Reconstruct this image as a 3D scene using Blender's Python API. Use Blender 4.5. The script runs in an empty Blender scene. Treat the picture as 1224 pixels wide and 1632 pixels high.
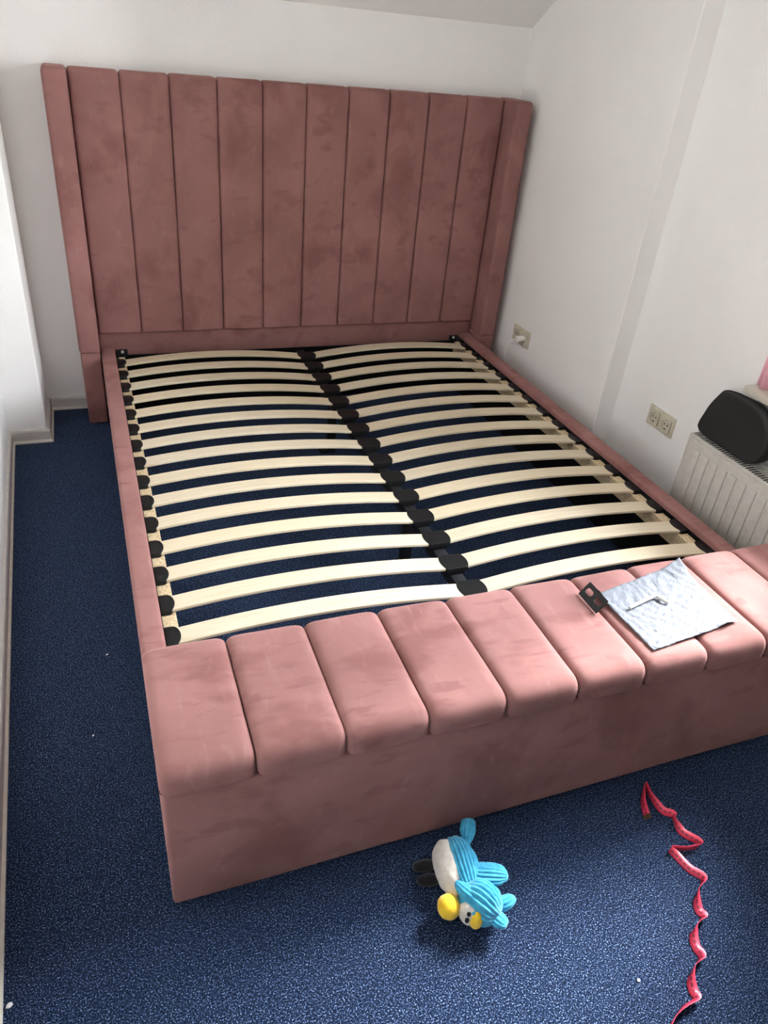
import bpy, bmesh, math, random
from mathutils import Vector, Matrix, noise
random.seed(7)
scene = bpy.context.scene
COL = scene.collection
PI = math.pi

# ------------------------------------------------------------------ camera
cam_d = bpy.data.cameras.new('camera')
cam = bpy.data.objects.new('camera', cam_d)
COL.objects.link(cam)
cam.location = (-0.97693, -3.57929, 1.69411)
cam.rotation_euler = (1.00081, -0.08586, -0.34986)
cam_d.sensor_fit = 'VERTICAL'
cam_d.sensor_height = 36.0
cam_d.lens = 1195.06 * 36.0 / 1632.0
cam_d.clip_start = 0.05
scene.camera = cam

# ------------------------------------------------------------------ world: overcast sky, dull ground
W = bpy.data.worlds.new('overcast_sky')
scene.world = W
W.use_nodes = True
wt = W.node_tree
bg = wt.nodes['Background']
tc = wt.nodes.new('ShaderNodeTexCoord')
sx = wt.nodes.new('ShaderNodeSeparateXYZ')
rp = wt.nodes.new('ShaderNodeValToRGB')
wt.links.new(tc.outputs['Generated'], sx.inputs[0])
wt.links.new(sx.outputs['Z'], rp.inputs[0])
wt.links.new(rp.outputs['Color'], bg.inputs['Color'])
e = rp.color_ramp.elements
# bright hazy sky, whiter and brighter towards the horizon; dull ground below
e[0].position = 0.0; e[0].color = (0.40, 0.40, 0.38, 1)
e[1].position = 0.02; e[1].color = (0.95, 0.98, 1.0, 1)
k = rp.color_ramp.elements.new(1.0); k.color = (0.58, 0.64, 0.72, 1)
bg.inputs['Strength'].default_value = 54.0

# the window of the right-hand wall lets the sky in: a portal guides the sky's light through it
WY0, WY1, WZ0, WZ1 = -2.62, -1.86, 0.80, 2.20
XN = 1.19            # plane of the near right wall
XF = 1.10            # plane of the far right wall (0.09 proud)
YB = 0.10            # back wall
pd = bpy.data.lights.new('window_portal', 'AREA')
pd.shape = 'RECTANGLE'
pd.size = WZ1 - WZ0
pd.size_y = WY1 - WY0
pd.cycles.is_portal = True
po = bpy.data.objects.new('window_portal', pd)
COL.objects.link(po)
po.location = (XN + 0.26, (WY0 + WY1) / 2, (WZ0 + WZ1) / 2)
po.rotation_euler = (0, PI / 2, 0)

# hazy sun behind thin cloud, high over the right-hand side, shining in through the window
sd = bpy.data.lights.new('hazy_sun', 'SUN')
sd.energy = 21.0
sd.angle = math.radians(17)
sd.color = (1.0, .985, .96)
so = bpy.data.objects.new('hazy_sun', sd)
COL.objects.link(so)
so.location = (4, -1, 5)
so.rotation_euler = Vector((-1.0, -.53, -.95)).to_track_quat('-Z', 'Y').to_euler()

scene.view_settings.view_transform = 'Standard'
scene.view_settings.look = 'None'
scene.view_settings.exposure = 0.62
scene.view_settings.gamma = 1.0
scene.view_settings.use_curve_mapping = False
scene.cycles.max_bounces = 12
scene.cycles.diffuse_bounces = 8
scene.cycles.transparent_max_bounces = 12


# ------------------------------------------------------------------ helpers
def link(name, me, mat=None, parent=None, loc=None):
    o = bpy.data.objects.new(name, me)
    COL.objects.link(o)
    if mat is not None and me is not None and not me.materials:
        me.materials.append(mat)
    if loc is not None:
        o.location = loc
    if parent is not None:
        o.parent = parent
        base = Vector(parent.location)
        pp = parent.parent
        while pp is not None:
            # parents are pure translations; matrix_parent_inverse keeps world coordinates
            pp = None
        o.matrix_parent_inverse = WORLD[parent.name].inverted()
    WORLD[o.name] = Matrix.Translation(Vector(loc) if loc is not None else Vector((0, 0, 0)))
    return o


WORLD = {}


def empty(name, loc):
    o = bpy.data.objects.new(name, None)
    o.empty_display_size = 0.1
    COL.objects.link(o)
    o.location = loc
    WORLD[o.name] = Matrix.Translation(Vector(loc))
    return o


def tag(o, label=None, cat=None, group=None, kind=None):
    if label: o['label'] = label
    if cat: o['category'] = cat
    if group: o['group'] = group
    if kind: o['kind'] = kind
    return o


def to_mesh(bm, name, smooth=True, angle=40):
    me = bpy.data.meshes.new(name)
    bmesh.ops.recalc_face_normals(bm, faces=bm.faces)
    if smooth:
        for f in bm.faces: f.smooth = True
        for ed in bm.edges:
            if len(ed.link_faces) == 2 and ed.calc_face_angle(0) > math.radians(angle):
                ed.smooth = False
    bm.to_mesh(me)
    bm.free()
    return me


def add_box(bm, x0, x1, y0, y1, z0, z1, bev=0.0, seg=2):
    b2 = bmesh.new()
    bmesh.ops.create_cube(b2, size=1)
    for v in b2.verts:
        v.co = Vector((x0 + (v.co.x + .5) * (x1 - x0), y0 + (v.co.y + .5) * (y1 - y0), z0 + (v.co.z + .5) * (z1 - z0)))
    if bev > 0:
        bmesh.ops.bevel(b2, geom=list(b2.edges), offset=bev, segments=seg, profile=0.5, affect='EDGES')
    merge(bm, b2)


def merge(bm, b2, mtx=None):
    if mtx is not None:
        bmesh.ops.transform(b2, matrix=mtx, verts=b2.verts)
    tmp = bpy.data.meshes.new('tmp')
    b2.to_mesh(tmp); b2.free()
    bm.from_mesh(tmp)
    bpy.data.meshes.remove(tmp)


def box(name, x0, x1, y0, y1, z0, z1, mat, parent=None, bev=0.0, seg=2):
    bm = bmesh.new()
    add_box(bm, x0, x1, y0, y1, z0, z1, bev, seg)
    return link(name, to_mesh(bm, name, bev > 0), mat, parent)


def add_cyl(bm, p0, p1, r0, r1=None, n=16, cap=True):
    if r1 is None: r1 = r0
    p0 = Vector(p0); p1 = Vector(p1)
    d = (p1 - p0).normalized()
    a = d.orthogonal().normalized(); b = d.cross(a)
    A = [bm.verts.new(p0 + r0 * (math.cos(2 * PI * i / n) * a + math.sin(2 * PI * i / n) * b)) for i in range(n)]
    B = [bm.verts.new(p1 + r1 * (math.cos(2 * PI * i / n) * a + math.sin(2 * PI * i / n) * b)) for i in range(n)]
    for i in range(n):
        bm.faces.new((A[i], A[(i + 1) % n], B[(i + 1) % n], B[i]))
    if cap:
        bm.faces.new(A[::-1]); bm.faces.new(B)


def add_tube(bm, pts, r, n=8):
    pts = [Vector(p) for p in pts]
    rings = []
    up = Vector((0.13, 0.21, 0.97))
    for i, p in enumerate(pts):
        t = (pts[min(i + 1, len(pts) - 1)] - pts[max(i - 1, 0)]).normalized()
        a = t.cross(up)
        if a.length < 1e-4: a = t.orthogonal()
        a.normalize(); b = t.cross(a)
        rings.append([bm.verts.new(p + r * (math.cos(2 * PI * k / n) * a + math.sin(2 * PI * k / n) * b)) for k in range(n)])
    for i in range(len(rings) - 1):
        for k in range(n):
            bm.faces.new((rings[i][k], rings[i][(k + 1) % n], rings[i + 1][(k + 1) % n], rings[i + 1][k]))
    bm.faces.new(rings[0][::-1]); bm.faces.new(rings[-1])


def catmull(P, per=8):
    out = []
    n = len(P)
    for i in range(n - 1):
        p0 = P[max(i - 1, 0)]; p1 = P[i]; p2 = P[i + 1]; p3 = P[min(i + 2, n - 1)]
        for s in range(per):
            t = s / per
            out.append(tuple(0.5 * ((2 * b) + (-a + c) * t + (2 * a - 5 * b + 4 * c - d) * t * t + (-a + 3 * b - 3 * c + d) * t ** 3)
                             for a, b, c, d in zip(p0, p1, p2, p3)))
    out.append(tuple(P[-1]))
    return out


def prism(bm, outline, z0, z1, bev=0.0):
    """extruded plan outline [(x,y)], optional bevel on the top rim"""
    b2 = bmesh.new()
    lo = [b2.verts.new((x, y, z0)) for x, y in outline]
    hi = [b2.verts.new((x, y, z1)) for x, y in outline]
    n = len(outline)
    for i in range(n):
        b2.faces.new((lo[i], lo[(i + 1) % n], hi[(i + 1) % n], hi[i]))
    top = b2.faces.new(hi); b2.faces.new(lo[::-1])
    if bev:
        bmesh.ops.bevel(b2, geom=list(top.edges), offset=bev, segments=2, profile=.5, affect='EDGES')
    merge(bm, b2)


def sweep_profile(path, prof, inward):
    """path: plan polyline [(x,y)]; prof: [(out,z)] ; mitred along the path; inward = +1/-1 side of the offset"""
    bm = bmesh.new()
    rings = []
    n = len(path)
    for i in range(n):
        p = Vector(path[i])
        d0 = (p - Vector(path[i - 1])).normalized() if i > 0 else None
        d1 = (Vector(path[i + 1]) - p).normalized() if i < n - 1 else None
        if d0 is None: d0 = d1
        if d1 is None: d1 = d0
        n0 = Vector((-d0.y, d0.x)) * inward; n1 = Vector((-d1.y, d1.x)) * inward
        m = (n0 + n1); m = m / max(1e-6, m.dot(n0))
        rings.append([bm.verts.new((p.x + m.x * o, p.y + m.y * o, z)) for o, z in prof])
    k = len(prof)
    for i in range(n - 1):
        for j in range(k):
            bm.faces.new((rings[i][j], rings[i][(j + 1) % k], rings[i + 1][(j + 1) % k], rings[i + 1][j]))
    bm.faces.new(rings[0][::-1]); bm.faces.new(rings[-1])
    return bm


# ------------------------------------------------------------------ materials
def new_mat(name):
    m = bpy.data.materials.new(name)
    m.use_nodes = True
    nt = m.node_tree
    p = nt.nodes['Principled BSDF']
    return m, nt, p


def N(nt, t, **kw):
    n = nt.nodes.new(t)
    for a, b in kw.items():
        setattr(n, a, b)
    return n


def coords(nt, kind='Object', scale=(1, 1, 1), rot=(0, 0, 0)):
    tc = N(nt, 'ShaderNodeTexCoord')
    mp = N(nt, 'ShaderNodeMapping')
    mp.inputs['Scale'].default_value = scale
    mp.inputs['Rotation'].default_value = rot
    nt.links.new(tc.outputs[kind], mp.inputs[0])
    return mp.outputs[0]


def noise_tex(nt, vec, scale, detail=3, rough=.5, dist=0.0):
    n = N(nt, 'ShaderNodeTexNoise')
    n.inputs['Scale'].default_value = scale
    n.inputs['Detail'].default_value = detail
    n.inputs['Roughness'].default_value = rough
    n.inputs['Distortion'].default_value = dist
    nt.links.new(vec, n.inputs['Vector'])
    return n.outputs['Fac']


def ramp(nt, fac, stops):
    r = N(nt, 'ShaderNodeValToRGB')
    el = r.color_ramp.elements
    el[0].position = stops[0][0]; el[0].color = stops[0][1]
    el[1].position = stops[-1][0]; el[1].color = stops[-1][1]
    for s in stops[1:-1]:
        q = el.new(s[0]); q.color = s[1]
    nt.links.new(fac, r.inputs[0])
    return r.outputs['Color']


def g(v): return (v, v, v, 1)


def mixc(nt, fac, a, b, mode='MIX'):
    m = N(nt, 'ShaderNodeMix', data_type='RGBA', blend_type=mode)
    for sock, v in ((m.inputs[0], fac), (m.inputs[6], a), (m.inputs[7], b)):
        if isinstance(v, (float, int)): sock.default_value = v
        elif isinstance(v, tuple): sock.default_value = v
        else: nt.links.new(v, sock)
    return m.outputs[2]


def math_n(nt, op, a, b=None):
    m = N(nt, 'ShaderNodeMath', operation=op)
    for i, v in enumerate((a, b)):
        if v is None: continue
        if isinstance(v, (float, int)): m.inputs[i].default_value = v
        else: nt.links.new(v, m.inputs[i])
    return m.outputs[0]


def bump(nt, p, h, strength, dist):
    b = N(nt, 'ShaderNodeBump')
    b.inputs['Strength'].default_value = strength
    b.inputs['Distance'].default_value = dist
    nt.links.new(h, b.inputs['Height'])
    nt.links.new(b.outputs[0], p.inputs['Normal'])


def simple(name, col, rough=.5, metal=0.0, spec=.5):
    m, nt, p = new_mat(name)
    v = coords(nt)
    f = noise_tex(nt, v, 35, 3)
    c = ramp(nt, f, [(.3, (col[0] * .92, col[1] * .92, col[2] * .92, 1)), (.7, (min(1, col[0] * 1.06), min(1, col[1] * 1.06), min(1, col[2] * 1.06), 1))])
    nt.links.new(c, p.inputs['Base Color'])
    p.inputs['Roughness'].default_value = rough
    p.inputs['Metallic'].default_value = metal
    p.inputs['Specular IOR Level'].default_value = spec
    return m


def make_velvet():
    m, nt, p = new_mat('pink_velvet')
    v = coords(nt)
    big = noise_tex(nt, v, 3.2, 4, .55, .6)
    c1 = ramp(nt, big, [(.30, (.245, .117, .108, 1)), (.50, (.292, .142, .131, 1)), (.70, (.335, .166, .154, 1))])
    # nap brushed the other way: broad soft patches and finer streaks
    v2 = coords(nt, scale=(3.2, 5.5, 2.6), rot=(.2, .3, .5))
    st = noise_tex(nt, v2, 1.5, 3, .5, .25)
    c2 = mixc(nt, ramp(nt, st, [(.54, g(0)), (.66, g(.8))]), c1, (.215, .094, .086, 1))
    v4 = coords(nt, scale=(7, 30, 12), rot=(0, 0, .95))
    sk = noise_tex(nt, v4, 1.3, 3, .5, .3)
    c2 = mixc(nt, ramp(nt, sk, [(.57, g(0)), (.68, g(.75))]), c2, (.235, .108, .100, 1))
    # a few small dents and finger marks
    v5 = coords(nt, scale=(1, 1, .6), rot=(.4, .2, .1))
    sp = noise_tex(nt, v5, 15, 1, .4, .2)
    c3 = mixc(nt, ramp(nt, sp, [(.76, g(0)), (.84, g(.6))]), c2, (.20, .085, .080, 1))
    # pale rubbed streaks
    v3 = coords(nt, scale=(22, 7, 12), rot=(0, 0, -.7))
    ds = noise_tex(nt, v3, 1.6, 4, .55, .3)
    c4 = mixc(nt, ramp(nt, ds, [(.58, g(0)), (.74, g(.28))]), c3, (.40, .225, .21, 1))
    c4 = mixc(nt, 1.0, c4, g(.95), 'MULTIPLY')
    nt.links.new(c4, p.inputs['Base Color'])
    p.inputs['Roughness'].default_value = .85
    p.inputs['Specular IOR Level'].default_value = .12
    p.inputs['Sheen Weight'].default_value = .22
    p.inputs['Sheen Roughness'].default_value = .38
    p.inputs['Sheen Tint'].default_value = (1, .62, .56, 1)
    fine = noise_tex(nt, v, 650, 2)
    mid = noise_tex(nt, v, 14, 3)
    h = math_n(nt, 'ADD', math_n(nt, 'MULTIPLY', fine, .12), mid)
    bump(nt, p, h, .25, .006)
    return m


def make_carpet():
    m, nt, p = new_mat('blue_carpet')
    v = coords(nt)
    vo = N(nt, 'ShaderNodeTexVoronoi')
    vo.inputs['Scale'].default_value = 320
    vo.inputs['Randomness'].default_value = 1
    nt.links.new(v, vo.inputs['Vector'])
    f = noise_tex(nt, v, 310, 3, .7)
    big = noise_tex(nt, v, 2.5, 3)
    c = ramp(nt, f, [(.42, (.0008, .0025, .010, 1)), (.515, (.004, .011, .037, 1)), (.575, (.030, .062, .155, 1)), (.65, (.34, .48, .80, 1))])
    c2 = mixc(nt, math_n(nt, 'MULTIPLY', big, .2), c, (.012, .028, .070, 1))
    nt.links.new(c2, p.inputs['Base Color'])
    p.inputs['Roughness'].default_value = .95
    p.inputs['Specular IOR Level'].default_value = .05
    p.inputs['Sheen Weight'].default_value = .12
    p.inputs['Sheen Roughness'].default_value = .5
    p.inputs['Sheen Tint'].default_value = (.5, .65, 1, 1)
    h = math_n(nt, 'ADD', math_n(nt, 'MULTIPLY', vo.outputs['Distance'], -.7), f)
    bump(nt, p, h, .9, .006)
    return m


def make_wall():
    m, nt, p = new_mat('white_woodchip_wall')
    v = coords(nt)
    f = noise_tex(nt, v, 2.0, 3)
    c = ramp(nt, f, [(.3, (.85, .848, .835, 1)), (.7, (.885, .882, .87, 1))])
    nt.links.new(c, p.inputs['Base Color'])
    p.inputs['Roughness'].default_value = .9
    p.inputs['Specular IOR Level'].default_value = .15
    a = noise_tex(nt, v, 95, 3, .6)
    b = noise_tex(nt, v, 22, 2)
    bump(nt, p, math_n(nt, 'ADD', a, math_n(nt, 'MULTIPLY', b, .8)), .22, .006)
    return m


def make_birch():
    m, nt, p = new_mat('birch_slat')
    oi = N(nt, 'ShaderNodeObjectInfo')
    tc = N(nt, 'ShaderNodeTexCoord')
    cb = N(nt, 'ShaderNodeCombineXYZ')
    nt.links.new(math_n(nt, 'MULTIPLY', oi.outputs['Random'], 40.0), cb.inputs[2])
    ad = N(nt, 'ShaderNodeVectorMath', operation='ADD')
    nt.links.new(tc.outputs['Object'], ad.inputs[0])
    nt.links.new(cb.outputs[0], ad.inputs[1])
    mp = N(nt, 'ShaderNodeMapping')
    mp.inputs['Scale'].default_value = (2.5, 55, 10)
    nt.links.new(ad.outputs[0], mp.inputs[0])
    f = noise_tex(nt, mp.outputs[0], 3.0, 5, .6, .5)
    c = ramp(nt, f, [(.28, (.50, .41, .28, 1)), (.50, (.60, .53, .41, 1)), (.72, (.66, .60, .48, 1))])
    big = noise_tex(nt, ad.outputs[0], 3.0, 2)
    c2 = mixc(nt, math_n(nt, 'MULTIPLY', big, .35), c, (.60, .48, .31, 1))
    # rare brown flecks
    mp2 = N(nt, 'ShaderNodeMapping')
    mp2.inputs['Scale'].default_value = (9, 42, 10)
    nt.links.new(ad.outputs[0], mp2.inputs[0])
    k = noise_tex(nt, mp2.outputs[0], 1.5, 2)
    c3 = mixc(nt, ramp(nt, k, [(.76, g(0)), (.80, g(.5))]), c2, (.42, .30, .17, 1))
    tint = mixc(nt, math_n(nt, 'MULTIPLY', oi.outputs['Random'], .5), c3, (.65, .54, .36, 1))
    nt.links.new(tint, p.inputs['Base Color'])
    p.inputs['Roughness'].default_value = .5
    p.inputs['Specular IOR Level'].default_value = .35
    return m


def make_chipboard():
    m, nt, p = new_mat('chipboard_batten')
    v = coords(nt)
    f = noise_tex(nt, v, 160, 4, .7)
    c = ramp(nt, f, [(.32, (.34, .24, .13, 1)), (.52, (.60, .47, .29, 1)), (.7, (.74, .62, .42, 1))])
    nt.links.new(c, p.inputs['Base Color'])
    p.inputs['Roughness'].default_value = .8
    bump(nt, p, f, .3, .002)
    return m


def make_paper():
    m, nt, p = new_mat('instruction_paper')
    v = coords(nt, 'UV')
    # faint printed line drawings: outlines of irregular panels in blocks
    vo = N(nt, 'ShaderNodeTexVoronoi', feature='DISTANCE_TO_EDGE', distance='CHEBYCHEV') if False else N(nt, 'ShaderNodeTexVoronoi', feature='DISTANCE_TO_EDGE')
    vo.inputs['Scale'].default_value = 13
    nt.links.new(v, vo.inputs['Vector'])
    ln = ramp(nt, vo.outputs['Distance'], [(.010, g(1)), (.024, g(0))])
    msk = ramp(nt, noise_tex(nt, v, 5.0, 2), [(.46, g(0)), (.54, g(1))])
    br = N(nt, 'ShaderNodeTexBrick')
    br.inputs['Scale'].default_value = 5.5
    br.inputs['Mortar Size'].default_value = .008
    br.inputs['Color1'].default_value = g(0); br.inputs['Color2'].default_value = g(0); br.inputs['Mortar'].default_value = g(1)
    rv = coords(nt, 'UV', rot=(0, 0, .5))
    nt.links.new(rv, br.inputs['Vector'])
    lines = mixc(nt, 1.0, mixc(nt, 1.0, ln, msk, 'MULTIPLY'), mixc(nt, 1.0, br.outputs['Color'], mixc(nt, 1.0, g(1), msk, 'DIFFERENCE'), 'MULTIPLY'), 'ADD')
    c = mixc(nt, mixc(nt, 1.0, lines, g(.55), 'MULTIPLY'), (.18, .193, .22, 1), (.048, .053, .07, 1))
    nt.links.new(c, p.inputs['Base Color'])
    p.inputs['Roughness'].default_value = .7
    p.inputs['Specular IOR Level'].default_value = .2
    vn = coords(nt, 'UV', scale=(4, 3, 1), rot=(0, 0, .8))
    cr_ = math_n(nt, 'ABSOLUTE', math_n(nt, 'SUBTRACT', noise_tex(nt, vn, 1.3, 4, .55, .8), .5))
    bump(nt, p, cr_, .4, .02)
    return m


def make_tape():
    m, nt, p = new_mat('red_tape')
    tc = N(nt, 'ShaderNodeTexCoord')
    s = N(nt, 'ShaderNodeSeparateXYZ')
    nt.links.new(tc.outputs['UV'], s.inputs[0])
    u, w = s.outputs[0], s.outputs[1]      # u: centimetres along, w: 0..1 across
    fr = math_n(nt, 'FRACT', u)
    # printed figures: a dark block each centimetre, in the middle of the band
    a = math_n(nt, 'LESS_THAN', math_n(nt, 'ABSOLUTE', math_n(nt, 'SUBTRACT', fr, .5)), .36)
    b = math_n(nt, 'LESS_THAN', math_n(nt, 'ABSOLUTE', math_n(nt, 'SUBTRACT', w, .5)), .13)
    num = math_n(nt, 'MULTIPLY', a, b)
    brk = math_n(nt, 'GREATER_THAN', noise_tex(nt, coords(nt, 'UV', scale=(3, 4, 1)), 2.5, 2), .40)
    num = math_n(nt, 'MULTIPLY', num, brk)
    # millimetre ticks along both edges
    f10 = math_n(nt, 'FRACT', math_n(nt, 'MULTIPLY', u, 5.0))
    t = math_n(nt, 'LESS_THAN', f10, .3)
    edge = math_n(nt, 'GREATER_THAN', math_n(nt, 'ABSOLUTE', math_n(nt, 'SUBTRACT', w, .5)), .36)
    tick = math_n(nt, 'MULTIPLY', t, edge)
    mk = math_n(nt, 'MAXIMUM', math_n(nt, 'MULTIPLY', num, .85), math_n(nt, 'MULTIPLY', tick, .45))
    c = mixc(nt, mk, (.74, .048, .105, 1), (.14, .010, .03, 1))
    nt.links.new(c, p.inputs['Base Color'])
    p.inputs['Roughness'].default_value = .42
    return m


def make_plush(name, c0, c1, fine=400):
    m, nt, p = new_mat(name)
    v = coords(nt)
    f = noise_tex(nt, v, 60, 4, .6)
    nt.links.new(ramp(nt, f, [(.3, c0), (.7, c1)]), p.inputs['Base Color'])
    p.inputs['Roughness'].default_value = .9
    p.inputs['Specular IOR Level'].default_value = .1
    p.inputs['Sheen Weight'].default_value = .3
    bump(nt, p, noise_tex(nt, v, fine, 2), .5, .002)
    return m


def make_fabric_black():
    m, nt, p = new_mat('black_nylon')
    v = coords(nt)
    f = noise_tex(nt, v, 6, 4)
    nt.links.new(ramp(nt, f, [(.3, (.007, .007, .008, 1)), (.7, (.012, .012, .013, 1))]), p.inputs['Base Color'])
    p.inputs['Roughness'].default_value = .62
    bump(nt, p, noise_tex(nt, v, 25, 3), .2, .006)
    return m


def make_glass():
    m, nt, p = new_mat('window_glass')
    tr = N(nt, 'ShaderNodeBsdfTransparent')
    gl = N(nt, 'ShaderNodeBsdfGlossy')
    gl.inputs['Roughness'].default_value = .02
    lw = N(nt, 'ShaderNodeFresnel'); lw.inputs[0].default_value = 1.3
    mx = N(nt, 'ShaderNodeMixShader')
    nt.links.new(lw.outputs[0], mx.inputs[0])
    nt.links.new(tr.outputs[0], mx.inputs[1])
    nt.links.new(gl.outputs[0], mx.inputs[2])
    nt.links.new(mx.outputs[0], nt.nodes['Material Output'].inputs[0])
    return m


VELVET = make_velvet()
CARPET = make_carpet()
WALL = make_wall()
BIRCH = make_birch()
CHIP = make_chipboard()
PAPER = make_paper()
TAPE = make_tape()
BLACKF = make_fabric_black()
GLASS = make_glass()
BASEB = simple('grey_white_baseboard', (.60, .575, .55), .5)
CREAM = simple('cream_strip', (.66, .62, .55), .5)
BLACKPL = simple('black_plastic', (.0045, .0045, .005), .5, spec=.3)
BLACKMT = simple('black_metal', (.009, .0095, .011), .5, spec=.35)
FELT = simple('black_felt', (.008, .008, .009), .95, spec=.05)
STEEL = simple('steel', (.66, .64, .60), .38, .35)
BRASS = simple('brass_bolt', (.62, .45, .24), .35, 1.0)
RADW = simple('radiator_enamel', (.56, .54, .50), .4)
RADD = simple('radiator_gap_shade', (.02, .019, .018), .8)
SOCK = simple('cream_socket', (.58, .54, .43), .4)
HOLE = simple('hole_shade', (.03, .028, .025), .6)
WHITEPL = simple('white_plastic', (.80, .79, .77), .35)
SILL = simple('sill_stone', (.56, .53, .46), .3)
FRAMEW = simple('window_frame_white', (.8, .8, .79), .35)
PINKCL = simple('pink_cloth', (.82, .46, .54), .8)
LINTW = simple('lint', (.8, .8, .8), .9)

# ------------------------------------------------------------------ the room
XL0, XL1 = -1.392, -1.325       # the left wall runs slightly askew
YEND = -7.0
ZC = 2.45
ZK = 1.765                      # foot of the sloping ceiling on the back wall
SL = 0.63


def struct(o): return tag(o, kind='structure')


def xleft(y): return XL0 + (XL1 - XL0) * ((-.235 - y) / 2.5)


bm = bmesh.new()
add_box(bm, -1.9, 1.7, YEND - .2, .4, -.1, 0)
struct(link('floor', to_mesh(bm, 'floor', False), CARPET))

bm = bmesh.new()
add_box(bm, -1.8, 1.45, YB, YB + .2, 0, 2.8)
struct(link('wall_back', to_mesh(bm, 'wall_back', False), WALL))

bm = bmesh.new()
add_box(bm, -1.9, 1.45, YEND - .2, YEND, 0, 2.8)
struct(link('wall_front', to_mesh(bm, 'wall_front', False), WALL))

# left wall with the chimney breast that juts out at the far end
bm = bmesh.new()
PX = -1.232
xe = xleft(YEND)
prism(bm, [(-1.75, YEND), (xe, YEND), (xleft(-.235), -.235), (PX - .006, -.235), (PX, -.229), (PX, YB), (-1.75, YB)], 0, 2.8)
struct(link('wall_left', to_mesh(bm, 'wall_left', False), WALL))

# right wall: far part proud, near part set back, with the window opening
bm = bmesh.new()
TH = 0.30
add_box(bm, XF, XN + TH, -1.045, YB, 0, 2.8, 0.004, 2)
struct(link('wall_right_far', to_mesh(bm, 'wall_right_far', False), WALL))
bm = bmesh.new()
add_box(bm, XN, XN + TH, WY1, -1.045, 0, 2.8)
add_box(bm, XN, XN + TH, YEND, WY0, 0, 2.8)
add_box(bm, XN, XN + TH, WY0, WY1, 0, WZ0 - .06)
add_box(bm, XN, XN + TH, WY0, WY1, WZ1, 2.8)
struct(link('wall_right', to_mesh(bm, 'wall_right', False), WALL))

# ceiling: slope from the back wall, then flat
bm = bmesh.new()
ys = YB - (ZC - ZK) / SL
pts = [(YB + .1, ZK - .1 * SL), (ys, ZC), (YEND - .1, ZC), (YEND - .1, ZC + .3), (YB + .1, ZC + .3)]
A = [bm.verts.new((-1.8, y, z)) for y, z in pts]
B = [bm.verts.new((1.5, y, z)) for y, z in pts]
for i in range(len(pts)):
    bm.faces.new((A[i], A[(i + 1) % len(pts)], B[(i + 1) % len(pts)], B[i]))
bm.faces.new(A); bm.faces.new(B[::-1])
struct(link('ceiling', to_mesh(bm, 'ceiling', False), WALL))

# baseboards with a cream carpet strip at the foot
PROF = [(0, 0), (.012, 0), (.012, .052), (.009, .060), (0, .062)]
STRIP = [(.0121, 0), (.020, 0), (.019, .006), (.0121, .012)]
pl = [(xe, YEND + .01), (xleft(-.235), -.235), (PX, -.235), (PX, YB), ]
pb = [(PX + .013, YB), (XF - .013, YB)]
prr = [(XF, YB), (XF, -1.045), (XN, -1.045), (XN, YEND + .01)]
for nm, path, inward in (('baseboard_left', pl, -1), ('baseboard_back', pb, -1), ('baseboard_right', prr, -1)):
    b = struct(link(nm, to_mesh(sweep_profile(path, PROF, inward), nm, False), BASEB))
    link('carpet_strip', to_mesh(sweep_profile(path, STRIP, inward), 'carpet_strip', False), CREAM, b)

# window: frame, mullion, glass, and the stone sill inside
wx = XN + .20
bm = bmesh.new()
for (y0, y1, z0, z1) in ((WY0, WY1, WZ0 - .02, WZ0 + .05), (WY0, WY1, WZ1 - .05, WZ1), (WY0, WY0 + .05, WZ0 + .05, WZ1 - .05), (WY1 - .05, WY1, WZ0 + .05, WZ1 - .05)):
    add_box(bm, wx - .03, wx + .03, y0, y1, z0, z1, .004)
win = struct(link('window_1', to_mesh(bm, 'window_1'), FRAMEW))
ymid = (WY0 + WY1) / 2
box('sash_bar', wx - .03, wx + .03, ymid - .025, ymid + .025, WZ0 + .05, WZ1 - .05, FRAMEW, win, .004)
for (y0, y1) in ((WY0 + .05, ymid - .025), (ymid + .025, WY1 - .05)):
    box('pane', wx - .004, wx + .004, y0, y1, WZ0 + .05, WZ1 - .05, GLASS, win)
box('handle', wx - .065, wx - .03, ymid - .01, ymid + .01, 1.32, 1.44, FRAMEW, win, .004)
box('sill', 1.118, wx - .03, -2.80, -1.748, .742, .769, SILL, win, .005)

# ------------------------------------------------------------------ the bed
WR, WI, HR = .963, .9016, .335
bed = empty('upholstered_bed', (0, -1.2, 0))
tag(bed, 'pink velvet bed with channelled winged headboard, bare slats and padded end bench', 'bed')


def rounded_path(pts, seg=6):
    """pts: [(a,b,r)] open polyline with filleted corners -> [(a,b)]"""
    out = []
    n = len(pts)
    for i, (a, b, r) in enumerate(pts):
        if i in (0, n - 1) or r <= 0:
            out.append((a, b)); continue
        p = Vector((a, b)); p0 = Vector(pts[i - 1][:2]); p1 = Vector(pts[i + 1][:2])
        d0 = (p0 - p).normalized(); d1 = (p1 - p).normalized()
        s = p + d0 * r; e2 = p + d1 * r
        for k in range(seg + 1):
            t = k / seg
            q = s * (1 - t) ** 2 + p * 2 * t * (1 - t) + e2 * t * t
            out.append((q.x, q.y))
    return out


def densify(path, step):
    out = [path[0]]
    for a, b in zip(path[:-1], path[1:]):
        d = math.dist(a, b); n = max(1, int(d / step))
        for k in range(1, n + 1):
            out.append((a[0] + (b[0] - a[0]) * k / n, a[1] + (b[1] - a[1]) * k / n))
    return out


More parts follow.
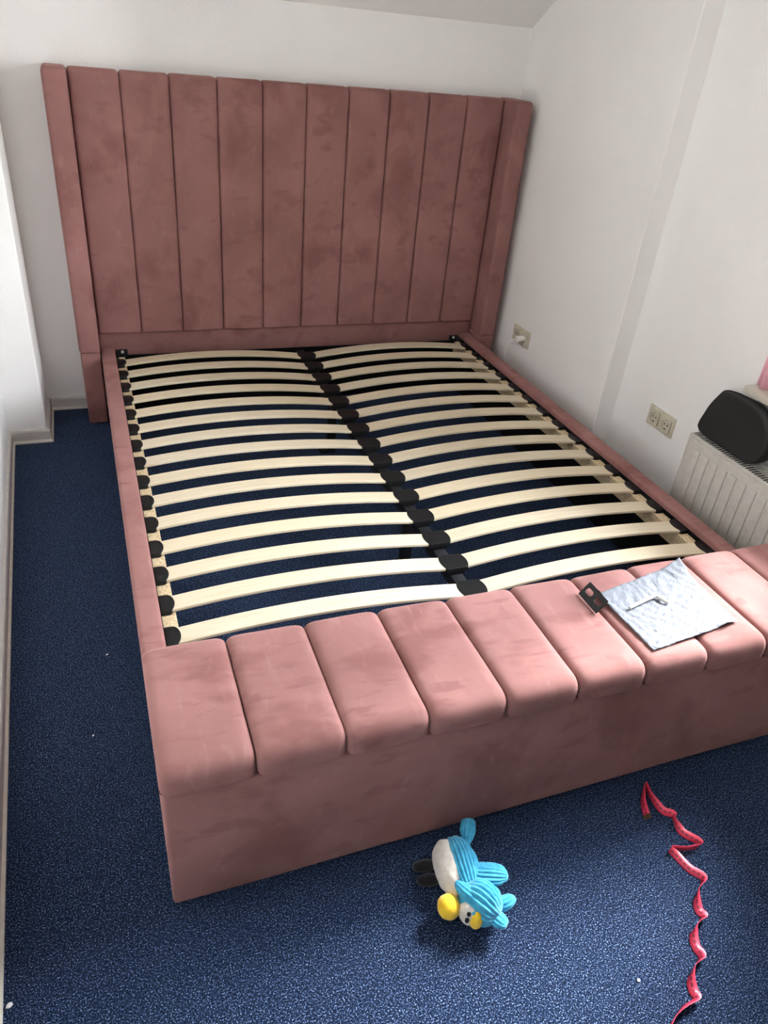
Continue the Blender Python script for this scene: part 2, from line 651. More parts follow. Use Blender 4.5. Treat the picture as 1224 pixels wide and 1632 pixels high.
def channel_mesh(name, xc, w, path, depth, power, seed, wob=.0025, tight_end=None):
    """a padded channel: the path (y,z) is swept across x; the section sinks into the seams at both sides"""
    bm = bmesh.new()
    n = len(path)
    nor = []
    for i in range(n):
        a = Vector(path[max(i - 1, 0)]); b = Vector(path[min(i + 1, n - 1)])
        t = (b - a).normalized()
        nor.append(Vector((t.y, -t.x)))
    S = []
    m = 22
    for k in range(m + 1):
        s = math.sin(PI / 2 * (2 * k / m - 1))
        S.append(s)
    grid = []
    L = sum(math.dist(path[i], path[i + 1]) for i in range(n - 1))
    acc = 0
    for i in range(n):
        if i: acc += math.dist(path[i], path[i - 1])
        row = []
        te = 1.0
        for s in S:
            full = (max(0.0, 1 - abs(s) ** power)) ** .5
            dd = depth * (1 - full)
            x = xc + s * w / 2
            q = Vector((x * 4, path[i][0] * 4, path[i][1] * 4))
            wv = noise.noise(q + Vector((seed * 3.1, 0, 0))) * wob * full
            # the seam line itself wanders a little
            wx_ = noise.noise(Vector((seed + round(s), path[i][0] * 5, path[i][1] * 5))) * .0016 * abs(s)
            y = path[i][0] - nor[i].x * (dd - wv)
            z = path[i][1] - nor[i].y * (dd - wv)
            row.append(bm.verts.new((x + wx_, y, z)))
        grid.append(row)
    for i in range(n - 1):
        for k in range(m):
            bm.faces.new((grid[i][k], grid[i][k + 1], grid[i + 1][k + 1], grid[i + 1][k]))
    bm.faces.new([r[0] for r in grid]); bm.faces.new([r[-1] for r in grid][::-1])
    # back
    bm.faces.new(grid[0][::-1]); bm.faces.new(grid[-1])
    bm.faces.new((grid[0][0], grid[-1][0], grid[-1][-1], grid[0][-1]))
    return to_mesh(bm, name, True, 60)


# --- headboard
bm = bmesh.new()
add_box(bm, -.964, .964, .040, .090, .30, 1.455, .004)
add_box(bm, -.964, .964, .018, .045, .288, .425, .008)
head = link('headboard', to_mesh(bm, 'headboard'), VELVET, bed)
box('shade_panel', -.964, .964, .022, .088, .004, .292, FELT, head)  # added black panel, stands in for the deep shade below the headboard
hp = densify(rounded_path([(.088, 1.43, 0), (.088, 1.476, .028), (.0, 1.476, .024), (.0, .402, .014), (.040, .402, 0)], 6), .06)
NC = 10
cw = 2 * .964 / NC
for i in range(NC):
    link('channel', channel_mesh('channel', -.964 + cw * (i + .5), cw * .997, hp, .020, 20, i + 1), VELVET, head)
for s in (-1, 1):
    x0, x1 = sorted((s * .966, s * 1.056))
    bm = bmesh.new()
    add_box(bm, x0, x1, -.112, .092, .350, 1.478, .017, 4)
    link('wing', to_mesh(bm, 'wing'), VELVET, head)
    x0, x1 = sorted((s * .968, s * 1.053))
    bm = bmesh.new()
    add_box(bm, x0, x1, -.108, .090, .004, .356, .010, 3)
    link('wing_leg', to_mesh(bm, 'wing_leg'), VELVET, head)

# --- side rails with felt lining and batten
for s in (-1, 1):
    x0, x1 = sorted((s * WI, s * WR))
    bm = bmesh.new()
    add_box(bm, x0, x1, -2.22, .016, .022, HR, .011, 4)
    rail = link('side_rail', to_mesh(bm, 'side_rail'), VELVET, bed)
    x0, x1 = sorted((s * .8993, s * (WI + .003)))
    box('felt_lining', x0, x1, -2.20, .015, .024, .312, FELT, rail)
    x0, x1 = sorted((s * .860, s * .8993))
    box('batten', x0, x1, -2.19, -.02, .240, .2965, CHIP, rail, .0015, 1)

# --- slats, clips
Y0, DY, NS = -.117, .1367, 15
SW = .031


def slat_mesh():
    bm = bmesh.new()
    x0, x1 = -.882, -.022
    m = 26
    th = .009
    rows = []
    for i in range(m + 1):
        t = i / m
        x = x0 + (x1 - x0) * t
        z = .2985 + (.291 - .2985) * t + .030 * (1 - (2 * t - 1) ** 2)
        c = .0018
        sec = [(-SW, 0), (SW, 0), (SW, th - c), (SW - c, th), (-SW + c, th), (-SW, th - c)]
        rows.append([bm.verts.new((x, y, z + h)) for y, h in sec])
    for i in range(m):
        for k in range(6):
            bm.faces.new((rows[i][k], rows[i][(k + 1) % 6], rows[i + 1][(k + 1) % 6], rows[i + 1][k]))
    bm.faces.new(rows[0]); bm.faces.new(rows[-1][::-1])
    return to_mesh(bm, 'slat', True, 30)


def mirror_mesh(me, name):
    bm = bmesh.new(); bm.from_mesh(me)
    for v in bm.verts: v.co.x = -v.co.x
    bmesh.ops.reverse_faces(bm, faces=bm.faces)
    m2 = bpy.data.meshes.new(name); bm.to_mesh(m2); bm.free()
    for mt in me.materials: m2.materials.append(mt)
    return m2


sl = slat_mesh(); sl.materials.append(BIRCH)
sr = mirror_mesh(sl, 'slat')
# end clip: straight against the rail, bulging over the slat
hl = .037
bm = bmesh.new()
out = [(-.8988, -hl), (-.8988, hl), (-.877, hl)]
for k in range(13):
    y = hl * .93 * (1 - 2 * k / 12)
    out.append((-.873 + .014 * math.cos(PI / 2 * y / (hl * .97)) ** .7, y))
out.append((-.877, -hl))
prism(bm, out, .2965, .3120, .0025)
ce = to_mesh(bm, 'slat_clip', True, 30); ce.materials.append(BLACKPL)
cr = mirror_mesh(ce, 'slat_clip')
bm = bmesh.new()
out = []
for k in range(13):
    y = hl * (1 - 2 * k / 12)
    out.append((.0355 + .0105 * (1 - (y / hl) ** 2), y))
for k in range(13):
    y = hl * (-1 + 2 * k / 12)
    out.append((-.0355 - .0105 * (1 - (y / hl) ** 2), y))
prism(bm, out, .2885, .3035, .002)
prism(bm, [(-.024, -.034), (.024, -.034), (.024, .034), (-.024, .034)], .276, .289)
cm = to_mesh(bm, 'slat_clip', True, 30); cm.materials.append(BLACKPL)
for i in range(NS):
    y = Y0 - DY * i
    for me in (sl, sr):
        link('slat', me, None, bed, (0, y, 0))
    for me in (ce, cm, cr):
        link('slat_clip', me, None, bed, (0, y, 0))

# --- centre beam with bolts and two support legs
bm = bmesh.new()
add_box(bm, -.021, .021, -2.20, .017, .236, .2762, .003, 2)
beam = link('centre_beam', to_mesh(bm, 'centre_beam'), BLACKMT, bed)
for i in range(NS - 1):
    y = Y0 - DY * (i + .62)
    bm = bmesh.new()
    add_cyl(bm, (.010, y, .2755), (.010, y, .280), .0065 if i != 10 else .0085, None, 10)
    add_cyl(bm, (.010, y, .280), (.010, y, .2825), .004, .002, 8)
    link('bolt', to_mesh(bm, 'bolt'), BRASS if i == 10 else BLACKMT, beam)
for y in (-.575, -1.535):
    bm = bmesh.new()
    add_box(bm, -.020, .020, y - .016, y + .016, .012, .238, .003, 2)
    add_box(bm, -.055, .022, y - .020, y + .020, .0, .013, .004, 2)
    link('support_leg', to_mesh(bm, 'support_leg'), BLACKMT, beam)

# --- corner brackets by the headboard
for s in (-1, 1):
    bm = bmesh.new()
    x0, x1 = sorted((s * .845, s * .893))
    add_box(bm, x0, x1, .010, .0165, .285, .322, .002)
    x0, x1 = sorted((s * .888, s * .8953))
    add_box(bm, x0, x1, -.045, .0165, .285, .318, .002)
    br_ = link('corner_bracket', to_mesh(bm, 'corner_bracket'), BLACKMT, bed)
    bm = bmesh.new()
    for zz in (.311,):
        add_cyl(bm, (s * .868, .011, zz), (s * .868, .003, zz), .0075, .006, 10)
    link('bolt', to_mesh(bm, 'bolt'), STEEL, br_)

# --- storage bench at the foot
bm = bmesh.new()
BF, BB = -2.582, -2.205
add_box(bm, -WR, WR, BF, BB, .006, .383, .009, 3)
bmesh.ops.subdivide_edges(bm, edges=[e_ for e_ in bm.edges if abs(e_.verts[0].co.x - e_.verts[1].co.x) > 1], cuts=30, use_grid_fill=True)
for v in bm.verts:
    if v.co.z < .05:
        v.co.z += .010 * max(0, min(1, (v.co.x + .6) / .9)) + .004 * noise.noise(Vector((v.co.x * 3.1, 2.0, 0)))
bench = link('storage_bench', to_mesh(bm, 'storage_bench', True, 50), VELVET, bed)
lp = densify(rounded_path([(BB + .002, .384, 0), (BB + .002, .455, .045), (BF - .008, .455, .044), (BF - .008, .384, .009), (BF + .012, .384, 0)], 8), .035)
cwb = 2 * (WR + .003) / NC
for i in range(NC):
    link('lid_channel', channel_mesh('lid_channel', -(WR + .003) + cwb * (i + .5), cwb * .998, lp, .019, 9.0, 20 + i, .003), VELVET, bench)
for x in (-.86, .0, .86):
    bm = bmesh.new()
    add_cyl(bm, (x, -2.53, 0), (x, -2.53, .016), .022, .024, 16)
    link('foot', to_mesh(bm, 'foot'), BLACKPL, bench)

# ------------------------------------------------------------------ wall sockets
def wall_map(X, yc, zc):
    return lambda a, b, c: (X - c, yc - a, zc + b)


def make_socket(label, X, yc, zc):
    e_ = empty('wall_socket', (X, yc, zc))
    tag(e_, label, 'socket', 'cream double wall sockets')
    f = wall_map(X, yc, zc)
    bm = bmesh.new()
    add_box(bm, X - .008, X, yc - .081, yc + .081, zc - .0435, zc + .0435, .003, 2)
    link('frame_plate', to_mesh(bm, 'frame_plate'), SOCK, e_)
    for a0 in (-.038, .038):
        bm = bmesh.new()
        n = 32
        sq, ci, cb = [], [], []
        h = .031
        for k in range(n):
            t = 2 * PI * (k + .5) / n
            c, s_ = math.cos(t), math.sin(t)
            q = h / max(abs(c), abs(s_))
            sq.append((a0 + c * q, s_ * q)); ci.append((a0 + c * .0205, s_ * .0205))
        V = [bm.verts.new(f(a, b, .0075)) for a, b in sq]
        V1 = [bm.verts.new(f(a, b, .0150)) for a, b in sq]
        V2 = [bm.verts.new(f(a, b, .0150)) for a, b in ci]
        V3 = [bm.verts.new(f(a, b, .0085)) for a, b in ci]
        for k in range(n):
            j = (k + 1) % n
            bm.faces.new((V[k], V[j], V1[j], V1[k]))
            bm.faces.new((V1[k], V1[j], V2[j], V2[k]))
            bm.faces.new((V2[k], V2[j], V3[j], V3[k]))
        bm.faces.new(V3)
        ins = link('socket_insert', to_mesh(bm, 'socket_insert', True, 40), SOCK, e_)
        bm = bmesh.new()
        for da in (-.0095, .0095):
            add_cyl(bm, f(a0 + da, 0, .0080), f(a0 + da, 0, .0092), .0036, None, 10)
        for db in (-.019, .019):
            p = f(a0, db, .009)
            add_box(bm, p[0] - .003, p[0] + .001, p[1] - .0035, p[1] + .0035, p[2] - .0022, p[2] + .0022)
        # pin holes are solid discs, their shade put in as dark colour; clips share it
        link('pin_hole_discs', to_mesh(bm, 'pin_hole_discs'), HOLE, ins)
    return e_


make_socket('cream double socket with a white charger plugged in, beside the headboard', XF, -.311, .424)
make_socket('empty cream double socket on the wall next to the radiator', XN, -1.349, .432)

# charger in the far socket
chg = empty('phone_charger', (XF - .012, -.349, .424))
tag(chg, 'small white charger plug with a thin white cable in the far socket', 'charger')
bm = bmesh.new()
add_cyl(bm, (XF - .009, -.349, .424), (XF - .052, -.349, .424), .0175, .0165, 20)
b2 = bmesh.new()
add_cyl(b2, (XF - .052, -.349, .424), (XF - .056, -.349, .424), .0165, .013, 20)
merge(bm, b2)
link('plug_body', to_mesh(bm, 'plug_body'), WHITEPL, chg)
bm = bmesh.new()
pp = catmull([(1.046, -.349, .424), (1.030, -.347, .423), (1.012, -.343, .412), (1.003, -.340, .385), (1.002, -.338, .345), (1.010, -.345, .25), (1.02, -.36, .12), (1.03, -.40, .012), (1.035, -.55, .004)], 6)
add_tube(bm, pp, .0026, 8)
link('cable', to_mesh(bm, 'cable'), WHITEPL, chg)

# ------------------------------------------------------------------ radiator
RX0, RX1, RY0, RY1, RZ0, RZ1 = 1.066, 1.166, -2.62, -1.636, .10, .533
rad = empty('panel_radiator', ((RX0 + RX1) / 2, (RY0 + RY1) / 2, RZ0))
tag(rad, 'cream white panel radiator with vertical flutes under the window sill', 'radiator')
fp = box('front_panel', RX0, RX0 + .012, RY0 + .004, RY1 - .004, RZ0, RZ1 - .012, RADW, rad, .003)
y = RY1 - .060
me = None
while y > RY0 + .05:
    if me is None:
        bm = bmesh.new()
        z0, z1 = RZ0 + .035, RZ1 - .045
        add_box(bm, RX0 - .006, RX0 + .004, -.0165, .0165, z0, z1, .0035, 2)
        me = to_mesh(bm, 'flute'); me.materials.append(RADW)
    link('flute', me, None, fp, (0, y, 0))
    y -= .048
box('back_panel', RX1 - .012, RX1, RY0 + .004, RY1 - .004, RZ0, RZ1 - .012, RADW, rad, .003)
box('shaded_fins', RX0 + .014, RX1 - .014, RY0 + .02, RY1 - .02, RZ0 + .02, RZ1 - .025, RADD, rad)  # solid block, near-black colour paints the shade between the grille bars
for ya, yb in ((RY0, RY0 + .006), (RY1 - .006, RY1)):
    box('side_cover', RX0 - .001, RX1 + .001, ya, yb, RZ0 + .01, RZ1, RADW, rad, .002)
bm = bmesh.new()
add_box(bm, RX0 - .001, RX0 + .010, RY0 + .006, RY1 - .006, RZ1 - .013, RZ1, .002)
add_box(bm, RX1 - .010, RX1 + .001, RY0 + .006, RY1 - .006, RZ1 - .013, RZ1, .002)
y = RY1 - .016
while y > RY0 + .01:
    add_box(bm, RX0 + .009, RX1 - .009, y - .0020, y + .0020, RZ1 - .0045, RZ1 - .002)
    y -= .0140
link('top_grille', to_mesh(bm, 'top_grille', False), RADW, rad)
for yy in (RY0 + .15, RY1 - .15):
    box('wall_bracket', RX1 + .0005, XN, yy - .015, yy + .015, RZ0 + .1, RZ1 - .1, RADW, rad)

# ------------------------------------------------------------------ black bag on the radiator
bag = empty('black_bag', (1.13, -1.78, RZ1))
tag(bag, 'soft black domed bag lying on top of the radiator', 'bag')
zb = RZ1 + .0005
outl = catmull([(-1.617, zb + .018), (-1.620, zb + .050), (-1.636, zb + .105), (-1.662, zb + .158), (-1.682, zb + .184), (-1.720, zb + .196), (-1.775, zb + .2005), (-1.83, zb + .199), (-1.885, zb + .184), (-1.925, zb + .145), (-1.943, zb + .085), (-1.930, zb + .030), (-1.895, zb + .003), (-1.84, zb), (-1.76, zb), (-1.68, zb), (-1.632, zb + .005)], 4)
cy_, cz_ = -1.78, zb + .09
bm = bmesh.new()
layers = [(1.103, .88), (1.100, .95), (1.106, .99), (1.116, 1.0), (1.130, .995), (1.142, .97), (1.148, .92)]
rings = []
for li, (x, sc) in enumerate(layers):
    ring = []
    for (yy, zz) in outl:
        hz = max(0, (zz - zb) / .20)
        w = noise.noise(Vector((x * 30, yy * 14, zz * 14))) * .003
        z3 = zb + (zz - zb) * (1 - (1 - sc) * .9) + (0 if zz < zb + .01 else w) + (1 - sc) * .01
        xb = x - .0 if li < 4 else x + .016 * (1 - min(1, hz * 1.15))
        ring.append(bm.verts.new((xb, cy_ + (yy - cy_) * sc + w, min(.740, max(zb, z3)))))
    rings.append(ring)
n = len(outl)
for a, b in zip(rings[:-1], rings[1:]):
    for k in range(n):
        bm.faces.new((a[k], a[(k + 1) % n], b[(k + 1) % n], b[k]))
bm.faces.new(rings[0][::-1]); bm.faces.new(rings[-1])
link('bag_body', to_mesh(bm, 'bag_body', True, 60), BLACKF, bag)
bm = bmesh.new()
add_tube(bm, [(1.1155, cy_ + (yy - cy_) * 1.0, min(.738, max(zb + .003, zz))) for yy, zz in outl[4:44]], .003, 6)
link('seam_piping', to_mesh(bm, 'seam_piping'), BLACKPL, bag)

# pink curtain hanging beside the window, its hem just on the sill
pc = empty('pink_curtain', (1.160, -1.85, .771))
tag(pc, 'pale pink curtain hanging down to the window sill', 'curtain')
bm = bmesh.new()
nz, ny = 16, 48
rows = []
for i in range(nz + 1):
    t = i / nz
    row = []
    for k in range(ny + 1):
        u = k / ny
        yy = -1.759 - .17 * u
        xx = 1.160 + .012 * math.sin(u * 2 * PI * 4 + .6 * math.sin(t * 3)) + .003 * math.sin(u * 31 + t * 5)
        row.append(bm.verts.new((xx, yy, .771 + 1.53 * t)))
    rows.append(row)
for r0, r1 in zip(rows[:-1], rows[1:]):
    for k in range(ny):
        bm.faces.new((r0[k], r0[k + 1], r1[k + 1], r1[k]))
cf = link('curtain_panel', to_mesh(bm, 'curtain_panel', True, 180), PINKCL, pc)
sm = cf.modifiers.new('thickness', 'SOLIDIFY'); sm.thickness = .0015; sm.offset = 0
bm = bmesh.new()
add_cyl(bm, (1.160, -2.85, 2.315), (1.160, -1.68, 2.315), .009, None, 12)
for yy in (-2.80, -1.72):
    add_cyl(bm, (1.160, yy, 2.315), (XN, yy, 2.315), .006, None, 8)
link('curtain_rod', to_mesh(bm, 'curtain_rod'), STEEL, pc)

# ------------------------------------------------------------------ things on the bench
ZT = .4555
ca = [Vector((.215, -2.316)), Vector((.539, -2.250)), Vector((.529, -2.510)), Vector((.229, -2.547))]
bm = bmesh.new()
uvl = bm.loops.layers.uv.new('UVMap')
nu, nv = 56, 44


def ridge(x, y):
    h = 0
    for k, (a, b, ph, am) in enumerate(((31, 11, .3, .0011), (-17, 26, 1.1, .0012), (52, -37, 2.2, .0007), (9, 61, .7, .0006))):
        w = (x * a + y * b + ph + 1.5 * noise.noise(Vector((x * 9, y * 9, k * 5)))) % 1.0
        h += am * (1 - abs(2 * w - 1)) * 2
    return h


G = []
for j in range(nv + 1):
    v = j / nv
    row = []
    for i in range(nu + 1):
        u = i / nu
        p = (ca[0] * (1 - u) + ca[1] * u) * (1 - v) + (ca[3] * (1 - u) + ca[2] * u) * v
        z = ZT + .0022 + ridge(p.x, p.y) + .0012 * noise.noise(Vector((p.x * 25, p.y * 25, 3)))
        cB = max(0, 1 - math.hypot((1 - u) * 1.3, v) / .33)
        z += .020 * cB ** 1.3                                  # lifted far right corner
        cC = max(0, 1 - math.hypot((u - .84) * 1.2, (1 - v) * 1.4) / .11)
        z += .010 * cC                                         # small kink on the near edge
        row.append((p.x + (.008 * cC), p.y, z, u, v))
    G.append(row)
vt = [[bm.verts.new(c[:3]) for c in r] for r in G]
for j in range(nv):
    for i in range(nu):
        f = bm.faces.new((vt[j][i], vt[j + 1][i], vt[j + 1][i + 1], vt[j][i + 1]))
        for lp_, (jj, ii) in zip(f.loops, ((j, i), (j + 1, i), (j + 1, i + 1), (j, i + 1))):
            lp_[uvl].uv = (G[jj][ii][3] * 1.27, G[jj][ii][4])
po_ = link('instruction_sheet', to_mesh(bm, 'instruction_sheet', True, 180), PAPER)
sm = po_.modifiers.new('thickness', 'SOLIDIFY'); sm.thickness = .0004; sm.offset = 1
tag(po_, 'crumpled white assembly sheet lying on the pink bench', 'paper')

bm = bmesh.new()
def paper_z(x, y): return ZT + .0022 + ridge(x, y) + .0012 * noise.noise(Vector((x * 25, y * 25, 3)))


zk = max(paper_z(.262 + .121 * a_ / 40, -2.406 + .034 * b_ / 20) for a_ in range(41) for b_ in range(21)) + .004
kp = [(.262, -2.3965, zk), (.300, -2.387, zk + .001), (.354, -2.3735, zk + .001), (.361, -2.3725, zk + .001), (.3665, -2.375, zk + .001), (.370, -2.381, zk), (.383, -2.406, zk)]
add_tube(bm, kp, .0045, 6)
tag(link('hex_key', to_mesh(bm, 'hex_key', True, 35), STEEL), 'silver L-shaped hex key lying on the assembly sheet', 'hex key')


# black angle bracket standing like a tent on its two edges
def slot_plate(L, H, T, slots):
    """plate in (a along L, b along H) with obround slots; grid of cells with the slots left open"""
    bm = bmesh.new()
    n = 20
    # each slot sits in its own cell: ring from cell rectangle to obround
    cells = []
    m = len(slots)
    for q, (ac, bc, sl_, sw_) in enumerate(slots):
        a0 = -L / 2 + L * q / m; a1 = -L / 2 + L * (q + 1) / m
        rect, ob = [], []
        for k in range(n * 2):
            t = 2 * PI * (k + .5) / (n * 2)
            c, s_ = math.cos(t), math.sin(t)
            hx, hy = (a1 - a0) / 2, H / 2
            qq = min(hx / max(1e-6, abs(c)), hy / max(1e-6, abs(s_)))
            rect.append(((a0 + a1) / 2 + c * qq, H / 2 + s_ * qq))
            cx = (sl_ / 2 - sw_ / 2) * (1 if c > 0 else -1)
            ob.append((ac + cx + c * sw_ / 2, bc + s_ * sw_ / 2))
        for zz in (0, T):
            R_ = [bm.verts.new((a, b, zz)) for a, b in rect]
            O_ = [bm.verts.new((a, b, zz)) for a, b in ob]
            cells.append((R_, O_))
            for k in range(n * 2):
                j = (k + 1) % (n * 2)
                bm.faces.new((R_[k], R_[j], O_[j], O_[k]))
        (R0, O0), (R1, O1) = cells[-2:]
        for k in range(n * 2):
            j = (k + 1) % (n * 2)
            bm.faces.new((O0[k], O0[j], O1[j], O1[k]))
            bm.faces.new((R0[k], R0[j], R1[j], R1[k]))
    return bm


brk = empty('angle_bracket', (.19, -2.335, ZT))
tag(brk, 'black steel angle bracket with two slots beside the assembly sheet', 'bracket')
# base edge at x~.166 running in y; the plate rises towards +x
ang = math.radians(50)
for k in (0, 1):
    bmr = bmesh.new()
    if k == 0:
        merge(bmr, slot_plate(.086, .046, .0028, [(-.0205, .025, .029, .0165), (.0205, .025, .029, .0165)]))
    else:
        add_box(bmr, -.006, .006, 0, .046, 0, .0028)
    # local: a -> y, b -> up the slope
    ca_, sa_ = math.cos(ang), math.sin(ang)
    for v in bmr.verts:
        a, b, t = v.co
        if k == 0:
            v.co = Vector((.168 + b * ca_ + t * sa_, -2.340 - a, ZT + .002 + b * sa_ - t * ca_ + .0))
        else:
            v.co = Vector((.168 + .046 * 2 * ca_ - b * ca_ - t * sa_ + .002, -2.340 - a, ZT + .002 + b * sa_ - t * ca_))
    link('flange', to_mesh(bmr, 'flange', True, 40), BLACKMT, brk)

# ------------------------------------------------------------------ plush bird toy on the carpet
BLUE = make_plush('blue_corduroy', (.030, .26, .44, 1), (.075, .42, .62, 1))
WHITEP = make_plush('white_plush', (.60, .55, .49, 1), (.74, .69, .62, 1))
YEL = make_plush('yellow_plush', (.80, .48, .02, 1), (.90, .60, .05, 1))
BLKP = make_plush('black_plush', (.006, .006, .008, 1), (.012, .012, .014, 1))
toy = empty('plush_bird', (-.33, -2.74, 0))
tag(toy, 'blue corduroy plush bird toy with yellow beak and white belly lying on carpet', 'toy')


def blob(c, axis, up, radii, ribs=0, amp=0.0, sup=2.0, nu=48, nv=28, jitter=0.0, seed=0, taper=0.0):
    """ellipsoid with its long (polar) axis along `axis`; ribs run from pole to pole"""
    bm = bmesh.new()
    ax = Vector(axis).normalized(); u_ = Vector(up); u_ = (u_ - ax * u_.dot(ax)).normalized(); w_ = ax.cross(u_)
    rows = []
    for j in range(1, nv):
        th = PI * j / nv
        row = []
        for i in range(nu):
            ph = 2 * PI * i / nu
            rr = math.sin(th) ** (2 / sup)
            rb = 1 + (amp * (abs(math.sin(ph * ribs / 2 + .35 * math.sin(3 * th + seed))) - .6) * math.sin(th) if ribs else 0)
            tp = 1 + taper * math.cos(th)
            d = ax * (radii[0] * math.cos(th)) + (u_ * (radii[1] * math.cos(ph)) + w_ * (radii[2] * math.sin(ph))) * rr * rb * tp
            if jitter:
                d = d * (1 + jitter * noise.noise(d * 60 + Vector((seed, 0, 0))))
            p = Vector(c) + d
            p.z = max(p.z, .0015)
            row.append(bm.verts.new(p))
        rows.append(row)
    n0 = Vector(c) + ax * radii[0]; s0 = Vector(c) - ax * radii[0]
    n0.z = max(n0.z, .0015); s0.z = max(s0.z, .0015)
    a = bm.verts.new(n0); b = bm.verts.new(s0)
    for i in range(nu):
        k = (i + 1) % nu
        bm.faces.new((a, rows[0][i], rows[0][k])); bm.faces.new((b, rows[-1][k], rows[-1][i]))
    for r0, r1 in zip(rows[:-1], rows[1:]):
        for i in range(nu):
            k = (i + 1) % nu
            bm.faces.new((r0[i], r1[i], r1[k], r0[k]))
    return bm


def tpart(name, bm, mat, parent=toy, ang=80):
    return link(name, to_mesh(bm, name, True, ang), mat, parent)


BAX = (-.10, -1.0, 0)
body = tpart('body', blob((-.312, -2.712, .044), BAX, (0, 0, 1), (.078, .046, .040), 26, .13, 2.3, 156, 30, .05, 2), BLUE)
tpart('belly', blob((-.338, -2.703, .040), BAX, (0, 0, 1), (.073, .042, .037), 0, 0, 2.2, 40, 28, .06, 5), WHITEP)
headp = tpart('head', blob((-.309, -2.803, .048), (.55, -.75, -.1), (0, 0, 1), (.050, .050, .047), 24, .15, 2.2, 144, 30, .06, 9), BLUE)
tpart('beak', blob((-.381, -2.789, .045), (-1, -.2, 0), (0, 0, 1), (.026, .028, .027), 0, 0, 2.2, 32, 20, .05, 3), YEL, headp)
tpart('face_patch', blob((-.346, -2.817, .045), (-.8, -.5, 0), (0, 0, 1), (.016, .033, .024), 0, 0, 2.2, 32, 20, .04, 4), WHITEP, headp)
tpart('cheek', blob((-.334, -2.834, .046), (-.4, -.8, 0), (0, 0, 1), (.017, .026, .016), 0, 0, 2.2, 28, 16, .05, 6), YEL, headp)
for (ex, ey, ez) in ((-.352, -2.828, .066), (-.357, -2.833, .052)):
    tpart('eye', blob((ex, ey, ez), (-.6, -.5, .6), (0, 0, 1), (.005, .006, .005), 0, 0, 2, 16, 10), BLKP, headp)
tpart('crest', blob((-.254, -2.822, .052), (1, .1, .2), (0, 0, 1), (.026, .012, .016), 10, .2, 2.2, 60, 16, .12, 7), BLUE, headp)
tpart('crest', blob((-.286, -2.850, .046), (.5, -.9, .1), (0, 0, 1), (.022, .012, .018), 10, .2, 2.2, 60, 16, .12, 8), BLUE, headp)
tpart('wing', blob((-.268, -2.757, .070), (.78, -.45, .15), (.2, .1, 1), (.046, .013, .029), 16, .34, 3.2, 96, 20, .10, 11), BLUE)
tpart('brow_flap', blob((-.337, -2.793, .082), (.45, -.85, .05), (-.3, 0, 1), (.040, .009, .015), 10, .3, 2.6, 60, 18, .10, 12), BLUE, headp)
tpart('tail', blob((-.258, -2.630, .044), (.55, 1, .15), (0, 0, 1), (.036, .010, .017), 10, .30, 3.4, 60, 18, .08, 14, .40), BLUE)
for (fx, fy, fr) in ((-.383, -2.664, .030), (-.389, -2.700, .028)):
    tpart('foot', blob((fx, fy, .013), (-1, .15, 0), (0, 0, 1), (fr, .010, .016), 0, 0, 2.6, 24, 14, .08, 16), BLKP)

# ------------------------------------------------------------------ red measuring tape
TP = [(0.242, -2.703, 0.0106, 60), (0.261, -2.661, 0.0114, 70), (0.298, -2.619, 0.012, 90), (0.291, -2.656, 0.0118, 80), (0.295, -2.701, 0.0095, 50), (0.314, -2.721, 0.0106, 60), (0.304, -2.741, 0.012, 90), (0.305, -2.772, 0.0089, 45), (0.327, -2.816, 0.0116, 75), (0.282, -2.817, 0.012, 90), (0.24, -2.804, 0.012, 85), (0.246, -2.826, 0.0089, 45), (0.255, -2.863, 0.0082, 40), (0.27, -2.895, 0.0106, 60), (0.234, -2.917, 0.012, 90), (0.214, -2.937, 0.0106, 60), (0.206, -2.957, 0.0067, 30), (0.204, -2.974, 0.0106, 60), (0.172, -2.986, 0.012, 90), (0.151, -3.002, 0.0095, 50), (0.141, -3.024, 0.0067, 30), (0.136, -3.048, 0.0106, 60), (0.103, -3.061, 0.012, 90), (0.079, -3.08, 0.0106, 60), (0.071, -3.1, 0.0067, 30), (0.064, -3.116, 0.0106, 60), (0.029, -3.121, 0.0114, 70), (-0.009, -3.133, 0.012, 85), (-0.046, -3.155, 0.0118, 80), (-0.091, -3.187, 0.0106, 60)]
tape = empty('measuring_tape', (.24, -2.85, 0))
tag(tape, 'red pink tailor measuring tape twisting across the blue carpet', 'measuring tape')
dense = catmull(TP, 8)
bm = bmesh.new()
uvl = bm.loops.layers.uv.new('UVMap')
hw = .0105
rows = []; us = []
acc = 0
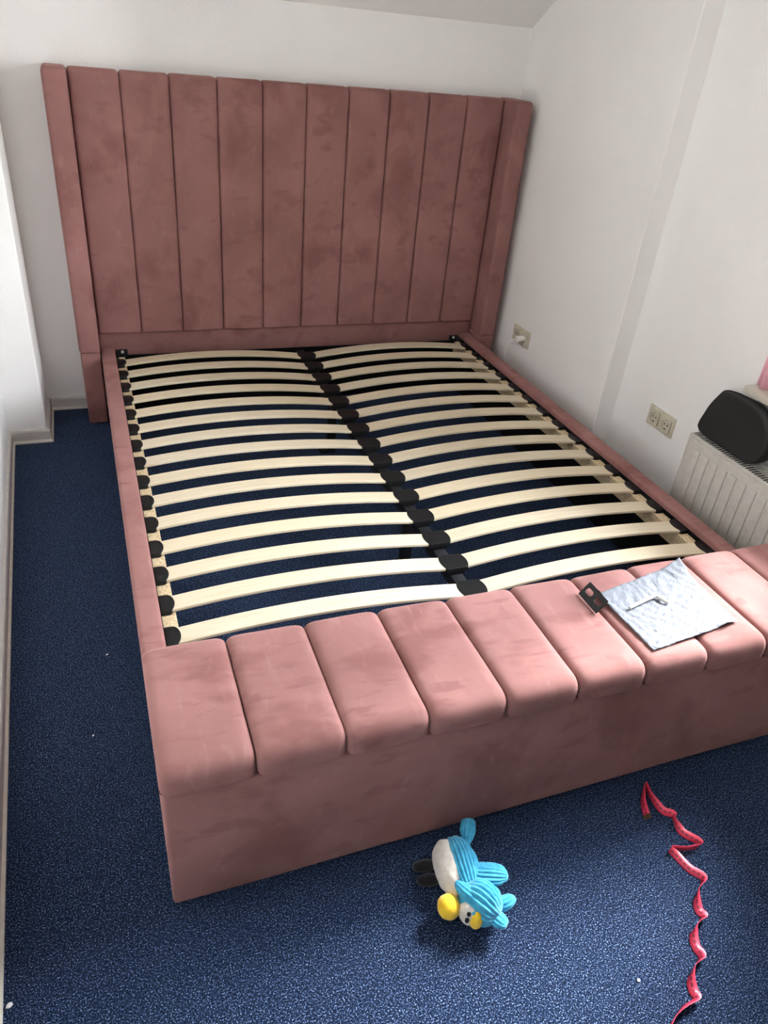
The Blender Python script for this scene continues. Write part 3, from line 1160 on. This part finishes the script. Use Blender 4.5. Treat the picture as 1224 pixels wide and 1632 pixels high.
for i, (x, y, z, r) in enumerate(dense):
    a = dense[max(0, i - 1)]; b = dense[min(len(dense) - 1, i + 1)]
    t = Vector((b[0] - a[0], b[1] - a[1], 0))
    t.normalize()
    side = Vector((t.y, -t.x, 0))
    if side.x < 0: side = -side
    rr = math.radians(max(8, min(90, 90 - (90 - r) * 1.2)))
    d = side * math.cos(rr) + Vector((0, 0, 1)) * math.sin(rr)
    if i:
        acc += math.dist(dense[i - 1][:2], (x, y))
    zc = hw * math.sin(rr) + .0015
    rows.append((Vector((x, y, zc)) + d * hw, Vector((x, y, zc)) - d * hw)); us.append(acc * 100 * .8)
V = [(bm.verts.new(p), bm.verts.new(q)) for p, q in rows]
for i in range(len(V) - 1):
    f = bm.faces.new((V[i][0], V[i + 1][0], V[i + 1][1], V[i][1]))
    for lp_, uv in zip(f.loops, ((us[i], 0), (us[i + 1], 0), (us[i + 1], 1), (us[i], 1))):
        lp_[uvl].uv = uv
band = link('tape_band', to_mesh(bm, 'tape_band', True, 180), TAPE, tape)
sm = band.modifiers.new('thickness', 'SOLIDIFY'); sm.thickness = .0007; sm.offset = 0
p, q = rows[0]
t = (rows[0][0] - rows[1][0]).normalized()
bm = bmesh.new()
nn = (p - q).cross(t).normalized() * .0008
qs = [p - t * .002, q - t * .002, q + t * .010, p + t * .010]
lo = [bm.verts.new(v - nn) for v in qs]; hi = [bm.verts.new(v + nn) for v in qs]
bm.faces.new(hi); bm.faces.new(lo[::-1])
for k in range(4):
    bm.faces.new((lo[k], lo[(k + 1) % 4], hi[(k + 1) % 4], hi[k]))
link('end_tip', to_mesh(bm, 'end_tip', False), BRASS, tape)

# ------------------------------------------------------------------ lint on the carpet
for i, (x, y, r, lab) in enumerate(((-1.296, -2.690, .0052, 'largest white lint crumb on the carpet by the left baseboard'),
                                    (-.031, -3.043, .0030, 'tiny white crumb on the carpet between plush bird and measuring tape'),
                                    (-1.113, -2.035, .0026, 'tiny white lint thread on the carpet beside the bench'),
                                    (-1.061, -1.721, .0028, 'tiny white lint thread on the carpet beside the side rail'))):
    b2 = blob((x, y, r * .6), (1, .6, 0), (0, 0, 1), (r * 1.3, r * .6, r), 0, 0, 2, 12, 8, .5, i)
    o = link('lint_crumb', to_mesh(b2, 'lint_crumb'), LINTW)
    tag(o, lab, 'lint', 'lint on the carpet')
